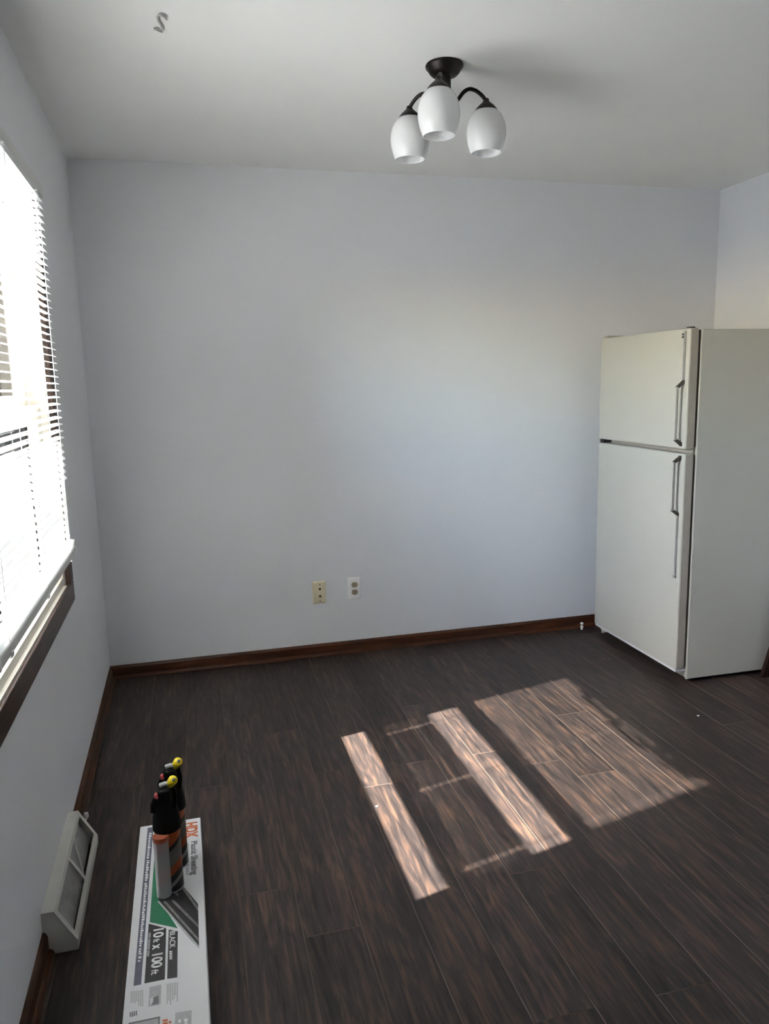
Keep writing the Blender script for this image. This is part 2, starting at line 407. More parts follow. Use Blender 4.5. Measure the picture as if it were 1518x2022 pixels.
# ------------------------------------------------------------------ window 1
win = bpy.data.objects.new('window_1', None); COL.objects.link(win); struct(win, 'double hung window in brown casing behind the blind', 'window')
CO = 0.072; CX = 0.019
def casing(name, a, b, m):
    o = box(name, a, b, m, win, bevel=0.004, seg=2); return o
casing('casing', (0, WY0-CO, WZ0-CO), (CX, WY1+CO, WZ0), M_CASE)
casing('casing', (0, WY0-CO, WZ1), (CX, WY1+CO, WZ1+CO-0.008), M_CASE)
casing('casing', (0, WY0-CO, WZ0), (CX, WY0, WZ1), M_CASEZ)
casing('casing', (0, WY1, WZ0), (CX, WY1+CO, WZ1), M_CASEZ)
GY0, GY1 = -2.246, -1.209                # clear glass edges
FR = 0.040
# vinyl frame: stepped jambs, head and sill
boxes('frame', [((-0.10, WY0, WZ0), (0.004, WY0+FR, WZ1)), ((-0.10, WY1-FR, WZ0), (0.004, WY1, WZ1)),
      ((-0.10, WY0+FR, WZ1-FR), (0.004, WY1-FR, WZ1))], M_VINYL, win, bevel=0.002)
prism('sill', [(0.012, WZ0), (0.012, WZ0+0.008), (0.002, WZ0+0.008), (0.002, WZ0+0.034), (-0.012, WZ0+0.034), (-0.012, WZ0+0.022), (-0.10, WZ0+0.022), (-0.10, WZ0)], 1, WY0+FR, WY1-FR, M_VINYL, win)
def sash(name, x0, x1, z0, z1, rb, rt):
    s = boxes(name, [((x0, WY0+FR, z0), (x1, GY0, z1)), ((x0, GY1, z0), (x1, WY1-FR, z1)),
          ((x0, GY0, z0), (x1, GY1, z0+rb)), ((x0, GY0, z1-rt), (x1, GY1, z1))], M_VINYL, win, bevel=0.003)
    box('pane', ((x0+x1)/2-0.002, GY0, z0+rb), ((x0+x1)/2+0.002, GY1, z1-rt), M_PANE, s)
    return s
ls = sash('lower_sash', -0.045, -0.018, WZ0+0.030, 1.368, 0.052, 0.043)
us = sash('upper_sash', -0.078, -0.050, 1.352, WZ1-FR, 0.055, 0.040)
box('sash_lock', (-0.040, -1.76, 1.368), (-0.020, -1.69, 1.380), M_STEEL, ls, bevel=0.003)

# ------------------------------------------------------------------ the blind
BY0, BY1 = -2.288, -1.170
BXC = 0.0395
blind = thing('window_blind', 'white horizontal slat blind hanging in front of the window', 'blind', (BXC, BY1, 0.884))
def bl(o):                                # keep world coordinates under the moved empty
    o.parent = blind; o.matrix_parent_inverse = Matrix.Translation(-Vector((BXC, BY1, 0.884))); return o
bl(box('headrail', (0.020, BY0, 2.006), (0.058, BY1, 2.036), M_RAIL, bevel=0.003))
HOLES = (-1.270, -1.725, -2.181)
def slat_mesh():
    n = 6; wd = 0.025; bow = 0.0022
    ys = [BY0]
    for h in sorted(HOLES): ys += [h-0.009, h+0.009]
    ys.append(BY1)
    bm = bmesh.new(); rows = []
    for y in ys:
        rows.append([bm.verts.new((wd*(k/n-0.5), y-BY1, bow*(1-(2*k/n-1)**2))) for k in range(n+1)])
    for i in range(len(ys)-1):
        hole = i % 2 == 1
        for k in range(n):
            if hole and k in (2, 3): continue
            bm.faces.new((rows[i][k], rows[i+1][k], rows[i+1][k+1], rows[i][k+1]))
    me = bpy.data.meshes.new('slat'); bm.normal_update(); bm.to_mesh(me); bm.free(); me.materials.append(M_SLAT)
    for p in me.polygons: p.use_smooth = True
    return me
SM = slat_mesh()
z = 1.996; PITCH_Z = 0.0213; idx = 0
while z > 0.937:
    if z > 1.262: a = 12
    elif z > 1.140: a = 39
    else: a = 39 + min(1, (1.140-z)/0.012)*40
    o = bpy.data.objects.new('slat', SM); COL.objects.link(o)
    o.location = (BXC + random.uniform(-.0006, .0006), BY1, z); o.rotation_euler = (0, math.radians(a + random.uniform(-1.2, 1.2)), 0)
    bl(o); z -= PITCH_Z; idx += 1
for k in range(5):                        # spare slats lying on the bottom rail
    o = bpy.data.objects.new('slat', SM); COL.objects.link(o)
    o.location = (BXC + 0.003 + random.uniform(-.002, .002), BY1 + random.uniform(-.003, .006), 0.9115 + 0.0048*k); o.rotation_euler = (0, math.radians(random.uniform(-3, 4)), 0)
    bl(o)
rail = bl(box('bottom_rail', (0.027, BY0, 0.884), (0.056, BY1+0.004, 0.909), M_RAIL, bevel=0.004))
for h in HOLES:
    for dx in (-0.0135, 0.0135):
        bl(tube('ladder_cord', [(BXC+dx, h, 0.909), (BXC+dx, h, 2.006)], 0.0010, M_CORD, seg=6))
    bl(box('cord_button', (0.036, h-0.010, 0.879), (0.058, h+0.010, 0.892), M_RAIL, bevel=0.002))
for y in (BY0+0.004, BY1-0.002):
    bl(box('end_cap', (0.0262, y-0.004, 0.8832), (0.0568, y+0.007, 0.9098), M_WHITEPL, bevel=0.003))

# ------------------------------------------------------------------ outdoors
struct(box('ground', (-40, -30, -0.50), (-T-0.02, 60, -0.45), M_GROUND), 'pale concrete yard outside the window', 'ground')
# roof eave over the window: its edge shades the top of the blind
struct(box('eave_soffit', (-0.62, -6.6, 2.335), (-T, 1.2, 2.40), M_SOFFIT), 'painted roof eave above the window outside', 'eave')
cp = []  # added cable, out of view: shaped to roughen the eave's shadow edge indoors
for k in range(31):
    t = k/30; y = -2.34 + 0.90*t
    cp.append((-0.60, y, 2.335 - 0.052*math.sin(math.pi*min(1, t*1.05))**0.7 - 0.010*math.sin(17*t) - 0.006*math.sin(41*t)))
tag(mesh_obj('added_shade_cable', add_tube(bmesh.new(), cp, [0.010 + 0.006*max(0, math.sin(23*k/30.0 + 1)) + (0.012 if k in (3, 4, 5) else 0) for k in range(31)], 8), M_BLACK, None, True), 'added black cable, unseen, under the eave to shade the far edge of the floor patch', 'cable')
struct(box('street', (-40, 16, -0.448), (-T-0.3, 21, -0.44), M_ASPH), 'dark asphalt street beyond the yard', 'street')
hs = thing('neighbour_house', 'red brick house with dark roof across the street', 'house', (-5.5, 26, -0.45))
def hb(name, a, b, m): return box(name, a, b, m, hs)
hw = hb('brick_wall', (-5, 0, 0), (5.2, 7, 2.9), M_BRICK)
prism('roof', [(-0.5, 2.9), (3.5, 5.2), (7.5, 2.9)], 0, -5.4, 5.6, M_ROOF, hs)
for x in (-3.6, -0.6, 2.6):
    fr = hb('window', (x, -0.06, 0.9), (x+1.3, 0.02, 2.1), M_WHITEPL)
    box('pane', (x+0.08, -0.075, 0.98), (x+1.22, -0.061, 2.02), M_WGLASS, fr)

def leaf_mass(name, c, r, n, size, label, cat):
    bm = bmesh.new()
    for _ in range(n):
        while True:
            p = Vector((random.uniform(-1, 1), random.uniform(-1, 1), random.uniform(-1, 1)))
            if p.length <= 1: break
        p = Vector((c[0]+p.x*r[0], c[1]+p.y*r[1], c[2]+p.z*r[2]))
        q = Matrix.Rotation(random.uniform(0, 6.28), 3, 'Z') @ Matrix.Rotation(random.uniform(-1.1, 1.1), 3, 'X')
        s = size*random.uniform(0.6, 1.2)
        vs = [bm.verts.new(p + q @ Vector(v)) for v in ((0, -s, 0), (s*0.45, 0, s*0.1), (0, s, 0), (-s*0.45, 0, s*0.1))]
        bm.faces.new(vs)
    return bm
hd = thing('hedge', 'dark green clipped hedge at the edge of the yard', 'hedge', (-4.2, 13.5, -0.45))
fo = mesh_obj('foliage', leaf_mass('foliage', (0, 0, 0.62), (2.9, 0.5, 0.55), 1800, 0.09, '', ''), M_LEAF, hd); fo['kind'] = 'stuff'
for x in (-2, -0.7, 0.7, 2): tube('stem', [(x, 0, 0), (x+0.05, 0, 0.4), (x, 0.05, 0.8)], 0.025, M_CASEZ, hd, 7)

# ------------------------------------------------------------------ refrigerator
FX, FY, FTH = 2.574, -0.906, -0.0181      # near front corner of the door, small turn
fr = thing('refrigerator', 'almond top-freezer refrigerator standing against the right wall', 'refrigerator', (FX, FY, 0), FTH)
FW, FD, DT = 0.752, 0.74, 0.052           # width, depth, door thickness
# local: +x = depth away from the front, +y = along the front to the far side
body = mesh_obj('cabinet', add_box(bmesh.new(), (0.064, -0.004, 0.020), (FD, FW+0.004, 1.623), 0.005, 2), M_FRIDGE, fr)
boxes('front_flange', [((0.058, -0.0045, 0.020), (0.070, 0.010, 1.6235)), ((0.058, FW-0.010, 0.020), (0.070, FW+0.0045, 1.6235))], M_FRIDGE, fr, bevel=0.002)
box('divider', (0.050, 0.012, 1.074), (0.066, FW-0.012, 1.110), M_DOOREDGE, fr)
box('toe_grille', (0.066, 0.03, 0.022), (0.072, FW-0.03, 0.070), M_BLACK, fr)
for y in (0.05, FW-0.05):
    for x in (0.12, FD-0.08):
        lathe('foot', [(0.016, 0.0), (0.016, 0.014), (0.009, 0.014), (0.009, 0.022)], M_BLACK, fr, 16, (x, y, 0))
def fridge_door(name, z0, z1):
    d = mesh_obj(name, add_box(bmesh.new(), (0.0, 0.0, z0), (DT-0.008, FW, z1), 0.006, 3), M_FRIDGE, fr)
    mesh_obj('door_liner', add_box(bmesh.new(), (0.006, -0.0015, z0+0.007), (DT-0.008, FW+0.0015, z1-0.007), 0.001, 1), M_DOOREDGE, d)
    box('gasket', (DT-0.008, 0.006, z0+0.008), (0.0585, FW-0.006, z1-0.008), M_GASKET, d)
    return d
Z_FT, Z_FB, Z_LT, Z_LB = 1.629, 1.102, 1.082, 0.071
fz = fridge_door('freezer_door', Z_FB, Z_FT)
fd = fridge_door('fresh_food_door', Z_LB, Z_LT)
HY = 0.030                                # handle line from the near edge
def handle(parent, z_out0, z_out1, foot0, foot1, trim0, trim1):
    """bent flat bar with feet on the door plus its long flush trim strip"""
    up = 1 if foot1 < foot0 else -1
    h = mesh_obj('handle', add_box(bmesh.new(), (-0.036, HY-0.008, min(z_out0, z_out1)), (-0.026, HY+0.008, max(z_out0, z_out1)), 0.003, 2), M_CHROME, parent)
    for f0, o0, sg in ((foot0, z_out0, 1), (foot1, z_out1, -1)):
        g = sg*up
        prism('handle_foot', [(0.002, f0), (-0.0355, o0), (-0.026, o0-g*0.006), (0.002, f0-g*0.016)], 1, HY-0.0078, HY+0.0078, M_GASKET, h)
    box('handle_insert', (-0.0375, HY-0.0035, min(z_out0, z_out1)+0.006), (-0.0355, HY+0.0035, max(z_out0, z_out1)-0.006), M_FRIDGE, h, bevel=0.0006)
    box('trim_strip', (-0.003, HY-0.007, trim0), (0.003, HY+0.007, trim1), M_CHROME, h, bevel=0.001)
    return h
handle(fz, 1.378, 1.142, 1.408, 1.112, 1.405, 1.618)
h2 = handle(fd, 1.046, 0.822, 1.074, 0.794, 0.515, 0.798)
box('trim_end', (-0.006, HY-0.007, 0.508), (0.002, HY+0.012, 0.517), M_CHROME, h2, bevel=0.001)
# small dark maker's badge beside the trim: two little marks
bd = boxes('badge', [((-0.0012, 0.043, 1.588), (0.002, 0.055, 1.597)), ((-0.0012, 0.043, 1.600), (0.002, 0.055, 1.609))], M_SLOT, fz, bevel=0.0004)
# hinges on the far side and the end caps on the handle side
box('top_hinge', (0.008, FW-0.060, Z_FT-0.001), (0.110, FW-0.018, 1.640), M_DOOREDGE, fr, bevel=0.003)
box('corner_cap', (0.003, 0.006, Z_FT-0.001), (0.030, 0.030, 1.6345), M_SLOT, fr, bevel=0.002)
box('centre_hinge', (0.004, FW-0.045, 1.083), (0.066, FW-0.010, 1.1015), M_SLOT, fr, bevel=0.001)
boxes('bottom_hinge', [((0.010, FW-0.105, 0.045), (0.066, FW-0.055, 0.070)), ((0.012, FW-0.075, 0.030), (0.024, FW-0.060, 0.050))], M_FRIDGE, fr, bevel=0.003)
box('hinge_pin', (0.012, 0.080, 0.056), (0.020, 0.088, 0.0715), M_SLOT, fr)
box('front_sill', (0.004, 0.004, 0.058), (0.064, FW-0.004, 0.0705), M_CARD, fr, bevel=0.002)

# dark wooden board leaning on the right wall just beside the refrigerator
pA = at(1498.5, 1336, 2, 0.0)
board = thing('wooden_board', 'dark brown wooden board leaning against the wall beside the refrigerator', 'board', (pA.x, min(pA.y, FY-0.040), 0))
bh = 0.80; bx = W - 0.002 - pA.x
prism('board_face', [(0.0, 0.001), (bx-0.30*bh, 0.001), (bx, bh), (0.30*bh, bh)], 1, -0.020, 0.0, M_DARKBOARD, board)
box('cleat', (0.30*bh+0.01, -0.028, bh-0.05), (bx-0.01, -0.0205, bh-0.01), M_DARKBOARD, board, bevel=0.002)

# ------------------------------------------------------------------ ceiling light
LX, LY = 1.323, -1.290
lamp = thing('ceiling_light', 'dark bronze ceiling light with three white glass shades', 'light fixture', (LX, LY, 2.20))
def lp(o): o.parent = lamp; o.matrix_parent_inverse = Matrix.Translation((-LX, -LY, -2.20)); return o
C0 = (LX, LY, 0)
cn = lp(lathe('canopy', [(0.001, 2.4395), (0.060, 2.4395), (0.062, 2.436), (0.061, 2.430), (0.055, 2.424), (0.050, 2.415), (0.042, 2.407), (0.030, 2.402), (0.001, 2.400)], M_BRONZE, centre=C0, cap=False))
lp(lathe('stem', [(0.001, 2.404), (0.019, 2.404), (0.021, 2.396), (0.021, 2.362), (0.024, 2.352), (0.031, 2.343), (0.034, 2.334), (0.033, 2.324), (0.026, 2.312), (0.023, 2.300), (0.026, 2.288), (0.031, 2.276), (0.029, 2.264), (0.018, 2.254), (0.008, 2.249), (0.001, 2.248)], M_BRONZE, centre=C0, cap=False))
lp(lathe('finial', [(0.001, 2.250), (0.005, 2.248), (0.0045, 2.238), (0.009, 2.233), (0.0105, 2.228), (0.008, 2.221), (0.004, 2.217), (0.001, 2.2155)], M_BRONZE, seg=24, centre=C0, cap=False))
v_cam = Vector((-0.333, -0.943)); v_right = Vector((0.943, -0.333)); RL = 0.150
for phi in (-7, 113, 233):
    a = math.radians(phi); d = v_cam*math.cos(a) + v_right*math.sin(a)
    def Q(r, zz): return (LX+d.x*r, LY+d.y*r, zz)
    pts = []
    ctrl = [(0.020, 2.318), (0.034, 2.322), (0.050, 2.340), (0.068, 2.362), (0.088, 2.3735), (0.110, 2.3715), (0.130, 2.361), (0.144, 2.349), (0.150, 2.340)]
    for i in range(len(ctrl)-1):              # smooth catmull-rom
        p0 = ctrl[max(i-1, 0)]; p1 = ctrl[i]; p2 = ctrl[i+1]; p3 = ctrl[min(i+2, len(ctrl)-1)]
        for s in range(4):
            t = s/4; pts.append(Q(*[0.5*((2*p1[j]) + (-p0[j]+p2[j])*t + (2*p0[j]-5*p1[j]+4*p2[j]-p3[j])*t*t + (-p0[j]+3*p1[j]-3*p2[j]+p3[j])*t**3) for j in (0, 1)]))
    pts.append(Q(*ctrl[-1]))
    lp(tube('arm', pts, 0.0062, M_BRONZE, seg=12))
    cc = (LX+d.x*RL, LY+d.y*RL, 0)
    lp(lathe('shade_holder', [(0.001, 2.350), (0.0085, 2.349), (0.010, 2.343), (0.013, 2.338), (0.020, 2.332), (0.029, 2.324), (0.036, 2.315), (0.0375, 2.310), (0.034, 2.310), (0.001, 2.316)], M_BRONZE, centre=cc, cap=False))
    prof = [(0.0335, 2.3135), (0.043, 2.306), (0.053, 2.294), (0.061, 2.277), (0.0655, 2.257), (0.0665, 2.240), (0.0645, 2.221), (0.060, 2.202), (0.0545, 2.186), (0.0515, 2.178), (0.0500, 2.1775),
            (0.0480, 2.179), (0.0515, 2.188), (0.0570, 2.204), (0.0615, 2.222), (0.0635, 2.240), (0.0625, 2.257), (0.058, 2.276), (0.050, 2.292), (0.040, 2.303), (0.031, 2.309)]
    lp(lathe('glass_shade', prof, M_OPAL, seg=48, centre=cc, cap=False))
    lp(lathe('bulb', [(0.001, 2.309), (0.013, 2.308), (0.013, 2.285), (0.020, 2.270), (0.027, 2.250), (0.0285, 2.236), (0.024, 2.220), (0.012, 2.209), (0.001, 2.206)], M_OPAL, seg=24, centre=cc, cap=False))

# grey hook on the ceiling, lying in a double curve
hp = [(329, 38), (325, 33), (319, 29.5), (313, 30.5), (310.5, 34.5), (312, 40), (315.5, 46), (319.5, 53), (321.5, 59.5), (320, 63), (315, 61), (309, 58.5), (305, 56)]
tag(mesh_obj('ceiling_hook', add_tube(bmesh.new(), [at(x, y, 2, 2.4335) for x, y in hp], 0.0030, 10), M_MARK, None, True), 'small grey wire hook in an S curve on the ceiling', 'hook')
_p = at(319, 30, 2, 2.437)
lathe('hook_base', [(0.001, 2.4399), (0.008, 2.4395), (0.007, 2.436), (0.001, 2.4355)], M_WHITEPL, None, 20, (_p.x, _p.y, 0), False).parent = bpy.data.objects['ceiling_hook']

# ------------------------------------------------------------------ outlet plates
def plate_mesh(wd, ht, th=0.006):
    bm = bmesh.new(); a = (wd/2, ht/2)
    o_ = [(-a[0], -a[1]), (a[0], -a[1]), (a[0], a[1]), (-a[0], a[1])]; i_ = [(x*(1-0.0075/abs(x)) if x else x, y*(1-0.0075/abs(y))) for x, y in o_]
    v0 = [bm.verts.new((x, 0, y)) for x, y in o_]; v1 = [bm.verts.new((x, -0.0022, y)) for x, y in o_]; v2 = [bm.verts.new((x, -th, y)) for x, y in i_]
    for A, B in ((v0, v1), (v1, v2)):
        for k in range(4): bm.faces.new((A[k], A[(k+1) % 4], B[(k+1) % 4], B[k]))
    bm.faces.new(v2); bm.faces.new(v0)
    bmesh.ops.recalc_face_normals(bm, faces=bm.faces); return bm
def disc(name, r, x, zc, y0, y1, m, par, seg=20, flat=None):
    bm = bmesh.new(); ring = []
    for k in range(seg):
        a = 2*math.pi*k/seg; dx, dz = r*math.cos(a), r*math.sin(a)
        if flat: dz = max(-flat, min(flat, dz))
        ring.append((x+dx, zc+dz))
    add_prism(bm, ring, 1, y0, y1); return mesh_obj(name, bm, m, par)
pl = thing('jack_plate', 'ivory wall plate with two round jacks, beside the white outlet', 'wall plate', (1.0605, 0.0, 0.347))
mesh_obj('cover_plate', plate_mesh(0.070, 0.120), M_IVORY, pl)
for zz in (0.019, -0.020):
    j = disc('jack', 0.0072, 0.004, zz, -0.0085, -0.0055, M_BEIGE, pl); disc('jack_hole', 0.0048, 0.004, zz, -0.0092, -0.0084, M_SLOT, j)
for zz in (0.043, -0.045): disc('screw', 0.0042, 0.004, zz, -0.0074, -0.0055, M_BEIGE, pl, 14)
pl = thing('power_outlet', 'white wall plate with beige duplex power outlet', 'outlet', (1.250, 0.0, 0.352))
mesh_obj('cover_plate', plate_mesh(0.070, 0.122), M_WHITEPL, pl)
for zz in (0.020, -0.020):
    rc = disc('receptacle', 0.0172, 0.001, zz, -0.0080, -0.0055, M_BEIGE, pl, 28, flat=0.0140)
    for sx, hh in ((-0.0062, 0.0042), (0.0062, 0.0036)): box('slot', (0.001+sx-0.0011, -0.0084, zz+0.003-hh), (0.001+sx+0.0011, -0.0078, zz+0.003+hh), M_SLOT, rc)
    disc('ground_hole', 0.0026, 0.001, zz-0.0075, -0.0084, -0.0078, M_SLOT, rc, 12)
disc('screw', 0.0030, 0.001, 0.0, -0.0072, -0.0055, M_WHITEPL, pl, 12)

# ------------------------------------------------------------------ baseboard register
rg = thing('heating_register', 'cream metal heating register on the baseboard beside the carton', 'register', (0.0, (RY0+RY1)/2, 0.0))
LH = (RY1-RY0)/2
def rgb(name, lst, m, par=None, bev=0.0): return boxes(name, lst, m, par or rg, bev)
top = [(0.0, 0.118), (0.030, 0.118), (0.080, 0.028), (0.080, 0.001)]
for s in (-1, 1):                          # end cheeks
    a, b = (s*LH, s*(LH-0.003))
    prism('end_cheek', [(0.0005, 0.118), (0.030, 0.118), (0.080, 0.028), (0.080, 0.001), (0.0005, 0.001)], 1, a, b, M_REG, rg)
rgb('top_flange', [((0.0005, -LH, 0.116), (0.032, LH, 0.119))], M_REG, bev=0.0008)
rgb('front_lip', [((0.0775, -LH, 0.001), (0.0815, LH, 0.028))], M_REG, bev=0.0008)
# sloping face frame: local slope axis
S0 = Vector((0.031, 0, 0.119)); S1 = Vector((0.081, 0, 0.028)); SD = (S1-S0); SN = Vector((SD.z, 0, -SD.x)).normalized()*-1
def slope_bar(name, y0, y1, t0, t1, th, m, par=None, sink=0.0):
    bm = bmesh.new(); vs = []
    for y in (y0, y1):
        for t in (t0, t1):
            for h in (-sink, -sink-th):
                p = S0 + SD*t + SN*(h); vs.append(bm.verts.new((p.x, y, p.z)))
    bmesh.ops.convex_hull(bm, input=bm.verts)
    return mesh_obj(name, bm, m, par or rg)
ff_ = thing
face = slope_bar('face_frame', -LH, LH, 0.0, 0.12, 0.003, M_REG)
slope_bar('face_frame', -LH, LH, 0.86, 1.0, 0.003, M_REG)
slope_bar('face_frame', -LH, -LH+0.020, 0.12, 0.86, 0.003, M_REG)
slope_bar('face_frame', LH-0.018, LH, 0.12, 0.86, 0.003, M_REG)
slope_bar('divider_bar', -0.008, 0.006, 0.12, 0.86, 0.003, M_REG)
slope_bar('inner_baffle', -LH+0.004, -0.001, 0.06, 0.94, 0.002, M_STEEL, sink=0.014)
slope_bar('inner_baffle', 0.0, LH-0.004, 0.06, 0.94, 0.002, M_STEEL, sink=0.020)
# damper blade tilted out of the opening, its bright edge crossing from divider to top
bm = bmesh.new()
pts = [S0+SD*0.80+Vector((0, 0.012, 0)), S0+SD*0.14+Vector((0, 0.105, 0)), S0+SD*0.14+Vector((0, 0.116, 0)), S0+SD*0.80+Vector((0, 0.020, 0))]
vs = [bm.verts.new(p - SN*h) for h in (0.003, 0.0055) for p in pts]
bmesh.ops.convex_hull(bm, input=bm.verts)
mesh_obj('damper_edge', bm, M_REG, rg)
lathe('damper_knob', [(0.001, 0.020), (0.006, 0.019), (0.0075, 0.012), (0.007, 0.004), (0.004, 0.0), (0.001, 0.0)], M_REG, rg, 16, (0.052, LH+0.010, 0.082), False)
tube('damper_lever', [(0.048, LH-0.004, 0.074), (0.052, LH+0.010, 0.084)], 0.0028, M_REG, rg, 8)

# ------------------------------------------------------------------ carton with prints
BXZ = 0.110
cA, cB = at(278, 1632, 2, BXZ), at(395.5, 1614, 2, BXZ)
x0b, x1b, yfar, ynear = 0.2235, 0.4010, (cA.y+cB.y)/2, -2.47
ctn = thing('sheeting_carton', 'long white printed carton lying on the floor beside the register', 'carton', ((x0b+x1b)/2, (yfar+ynear)/2, 0))
def ct(o):
    o.parent = ctn; o.matrix_parent_inverse = Matrix.Translation(-Vector(ctn.location)); return o
cb = ct(mesh_obj('carton_body', add_box(bmesh.new(), (x0b, ynear, 0.001), (x1b, yfar, BXZ), 0.002, 2), [M_CARD]))
ct(box('side_panel', (x1b-0.001, ynear+0.002, 0.004), (x1b+0.0006, yfar-0.002, BXZ-0.004), M_CARD))
ct(boxes('flap_seam', [((x0b+0.002, yfar-0.001, 0.053), (x1b-0.002, yfar+0.0008, 0.0545))], M_GREY))
ZP = BXZ + 0.0002
def quad(name, pix, m, dz=0.0, par=None):
    bm = bmesh.new(); P = [at(x, y, 2, BXZ) for x, y in pix]
    add_prism(bm, [(p.x, p.y) for p in P], 2, BXZ-0.0005, ZP+dz)
    return ct(mesh_obj(name, bm, m)) if par is None else mesh_obj(name, bm, m, par)
def bars(name, quads, m, dz):
    """several small printed strokes as one print"""
    bm = bmesh.new()
    for pix in quads:
        P = [at(x, y, 2, BXZ) for x, y in pix]; add_prism(bm, [(p.x, p.y) for p in P], 2, BXZ-0.0002, ZP+dz)
    return ct(mesh_obj(name, bm, m))
def lettering(text, px_base0, px_base1, px_top0, m, dz, bold=0.0, fill=1.0):
    """text whose baseline runs from pixel base0 to base1 and whose capital height reaches top0"""
    A, B, Cc = (at(*q, 2, BXZ) for q in (px_base0, px_base1, px_top0))
    cu = bpy.data.curves.new('lettering', 'FONT'); cu.body = text; cu.size = 1.0; cu.offset = bold; cu.extrude = 0.0
    tmp = bpy.data.objects.new('tmp_text', cu); COL.objects.link(tmp)
    dg = bpy.context.evaluated_depsgraph_get(); me = bpy.data.meshes.new_from_object(tmp.evaluated_get(dg))
    bpy.data.objects.remove(tmp)
    xs = [v.co.x for v in me.vertices]; lo, hi = min(xs), max(xs); cap = 0.70
    U = (B-A)/(hi-lo); V = (Cc-A)/cap
    # keep letters upright against their baseline
    V = V - U*(V.dot(U)/U.dot(U))
    for v in me.vertices:
        p = A + U*(v.co.x-lo) + V*v.co.y; v.co = (p.x, p.y, ZP+dz)
    me.materials.append(m)
    o = bpy.data.objects.new('lettering', me); COL.objects.link(o)
    md = o.modifiers.new('ink', 'SOLIDIFY'); md.thickness = 0.0002
    return ct(o)
# slate band down the left with a line of small white lettering
quad('printed_band', [(291.5, 1635), (303, 1633), (278.5, 1944), (263.5, 1947)], M_BLUE)
# the small line on it cannot be read: broken strokes
def lerp(a, b, t): return (a[0]+(b[0]-a[0])*t, a[1]+(b[1]-a[1])*t)
st = []; t = 0.03
while t < 0.845:
    ln = random.uniform(0.006, 0.013); a0 = lerp((293.5, 1636), (266, 1946), t); b0 = lerp((301.5, 1635), (276.5, 1945), t)
    a1 = lerp((293.5, 1636), (266, 1946), t+ln); b1 = lerp((301.5, 1635), (276.5, 1945), t+ln)
    lo_, hi_ = random.uniform(0.16, 0.24), random.choice((0.62, 0.66, 0.82))
    st.append([lerp(a0, b0, lo_), lerp(a0, b0, hi_), lerp(a1, b1, hi_), lerp(a1, b1, lo_)])
    t += ln + (random.uniform(0.010, 0.014) if random.random() < 0.16 else 0.0045)
bars('small_print', st, M_PWHITE, 0.0003)
lettering('HDX', (366.5, 1626), (366.5, 1656), (389, 1624), M_ORANGE, 0.0002, 0.045)
lettering('Plastic Sheeting', (377.5, 1662), (378, 1728), (389.5, 1661.5), M_DGREY, 0.0002, 0.02)
st = []; y = 1665
while y < 1728:
    ln = random.uniform(2.0, 4.5); st.append([(367, y), (372.5, y), (372.5, y+ln), (367, y+ln)]); y += ln + (2.6 if random.random() < 0.2 else 1.0)
bars('small_print', st, M_GREY, 0.0002)
quad('printed_picture', [(304.5, 1695), (310, 1770), (351, 1833), (295.5, 1821)], M_GREEN)
quad('printed_picture', [(318, 1741), (352, 1738), (391, 1785), (393, 1872), (377, 1856), (312, 1781)], M_PBLACK)
for a, b in (((322, 1781), (392, 1856)), ((338, 1779), (391.5, 1829)), ((350, 1741), (391, 1796)), ((330, 1752), (352, 1768))):
    quad('printed_picture', [(a[0], a[1]), (a[0]+5, a[1]-2), (b[0], b[1]-3), (b[0], b[1]+3)], M_STREAK, 0.0002)
quad('printed_picture', [(311, 1781), (314, 1779), (393, 1868), (393, 1873)], M_GREY, 0.0003)
quad('printed_block', [(293.5, 1824), (328, 1833), (325.5, 1934), (285, 1942)], M_PBLACK)
quad('printed_block', [(333, 1836), (351, 1839), (350, 1930), (330, 1933)], M_PBLACK)
lettering('10', (304, 1836), (303, 1853), (323, 1836), M_PWHITE, 0.0003, 0.03)
lettering('ft', (303, 1855), (302.6, 1862), (315, 1855), M_PWHITE, 0.0003, 0.02)
lettering('x', (302, 1866), (301.5, 1876), (321, 1866), M_PWHITE, 0.0003, 0.03)
lettering('100', (301, 1885), (299, 1913), (321, 1885), M_PWHITE, 0.0003, 0.03)
lettering('ft', (299, 1916), (298.5, 1926), (313, 1916), M_PWHITE, 0.0003, 0.02)
st = []; y = 1842
while y < 1888:
    ln = random.uniform(2, 4); xx = 293.5-(y-1842)*0.085; st.append([(xx, y), (xx+4.5, y+0.5), (xx+4.5, y+ln+.5), (xx, y+ln)]); y += ln + (2.2 if random.random() < 0.25 else 0.8)
bars('small_print', st, M_GREY, 0.0003)
lettering('BLACK', (335, 1840), (335, 1873), (346, 1841), M_PWHITE, 0.0003, 0.012)
bars('small_print', [[(334.5, y), (340, y+.3), (340, y+2.6), (334.5, y+2.3)] for y in (1878, 1881.5, 1885, 1888.5, 1892)], M_PWHITE, 0.0003)
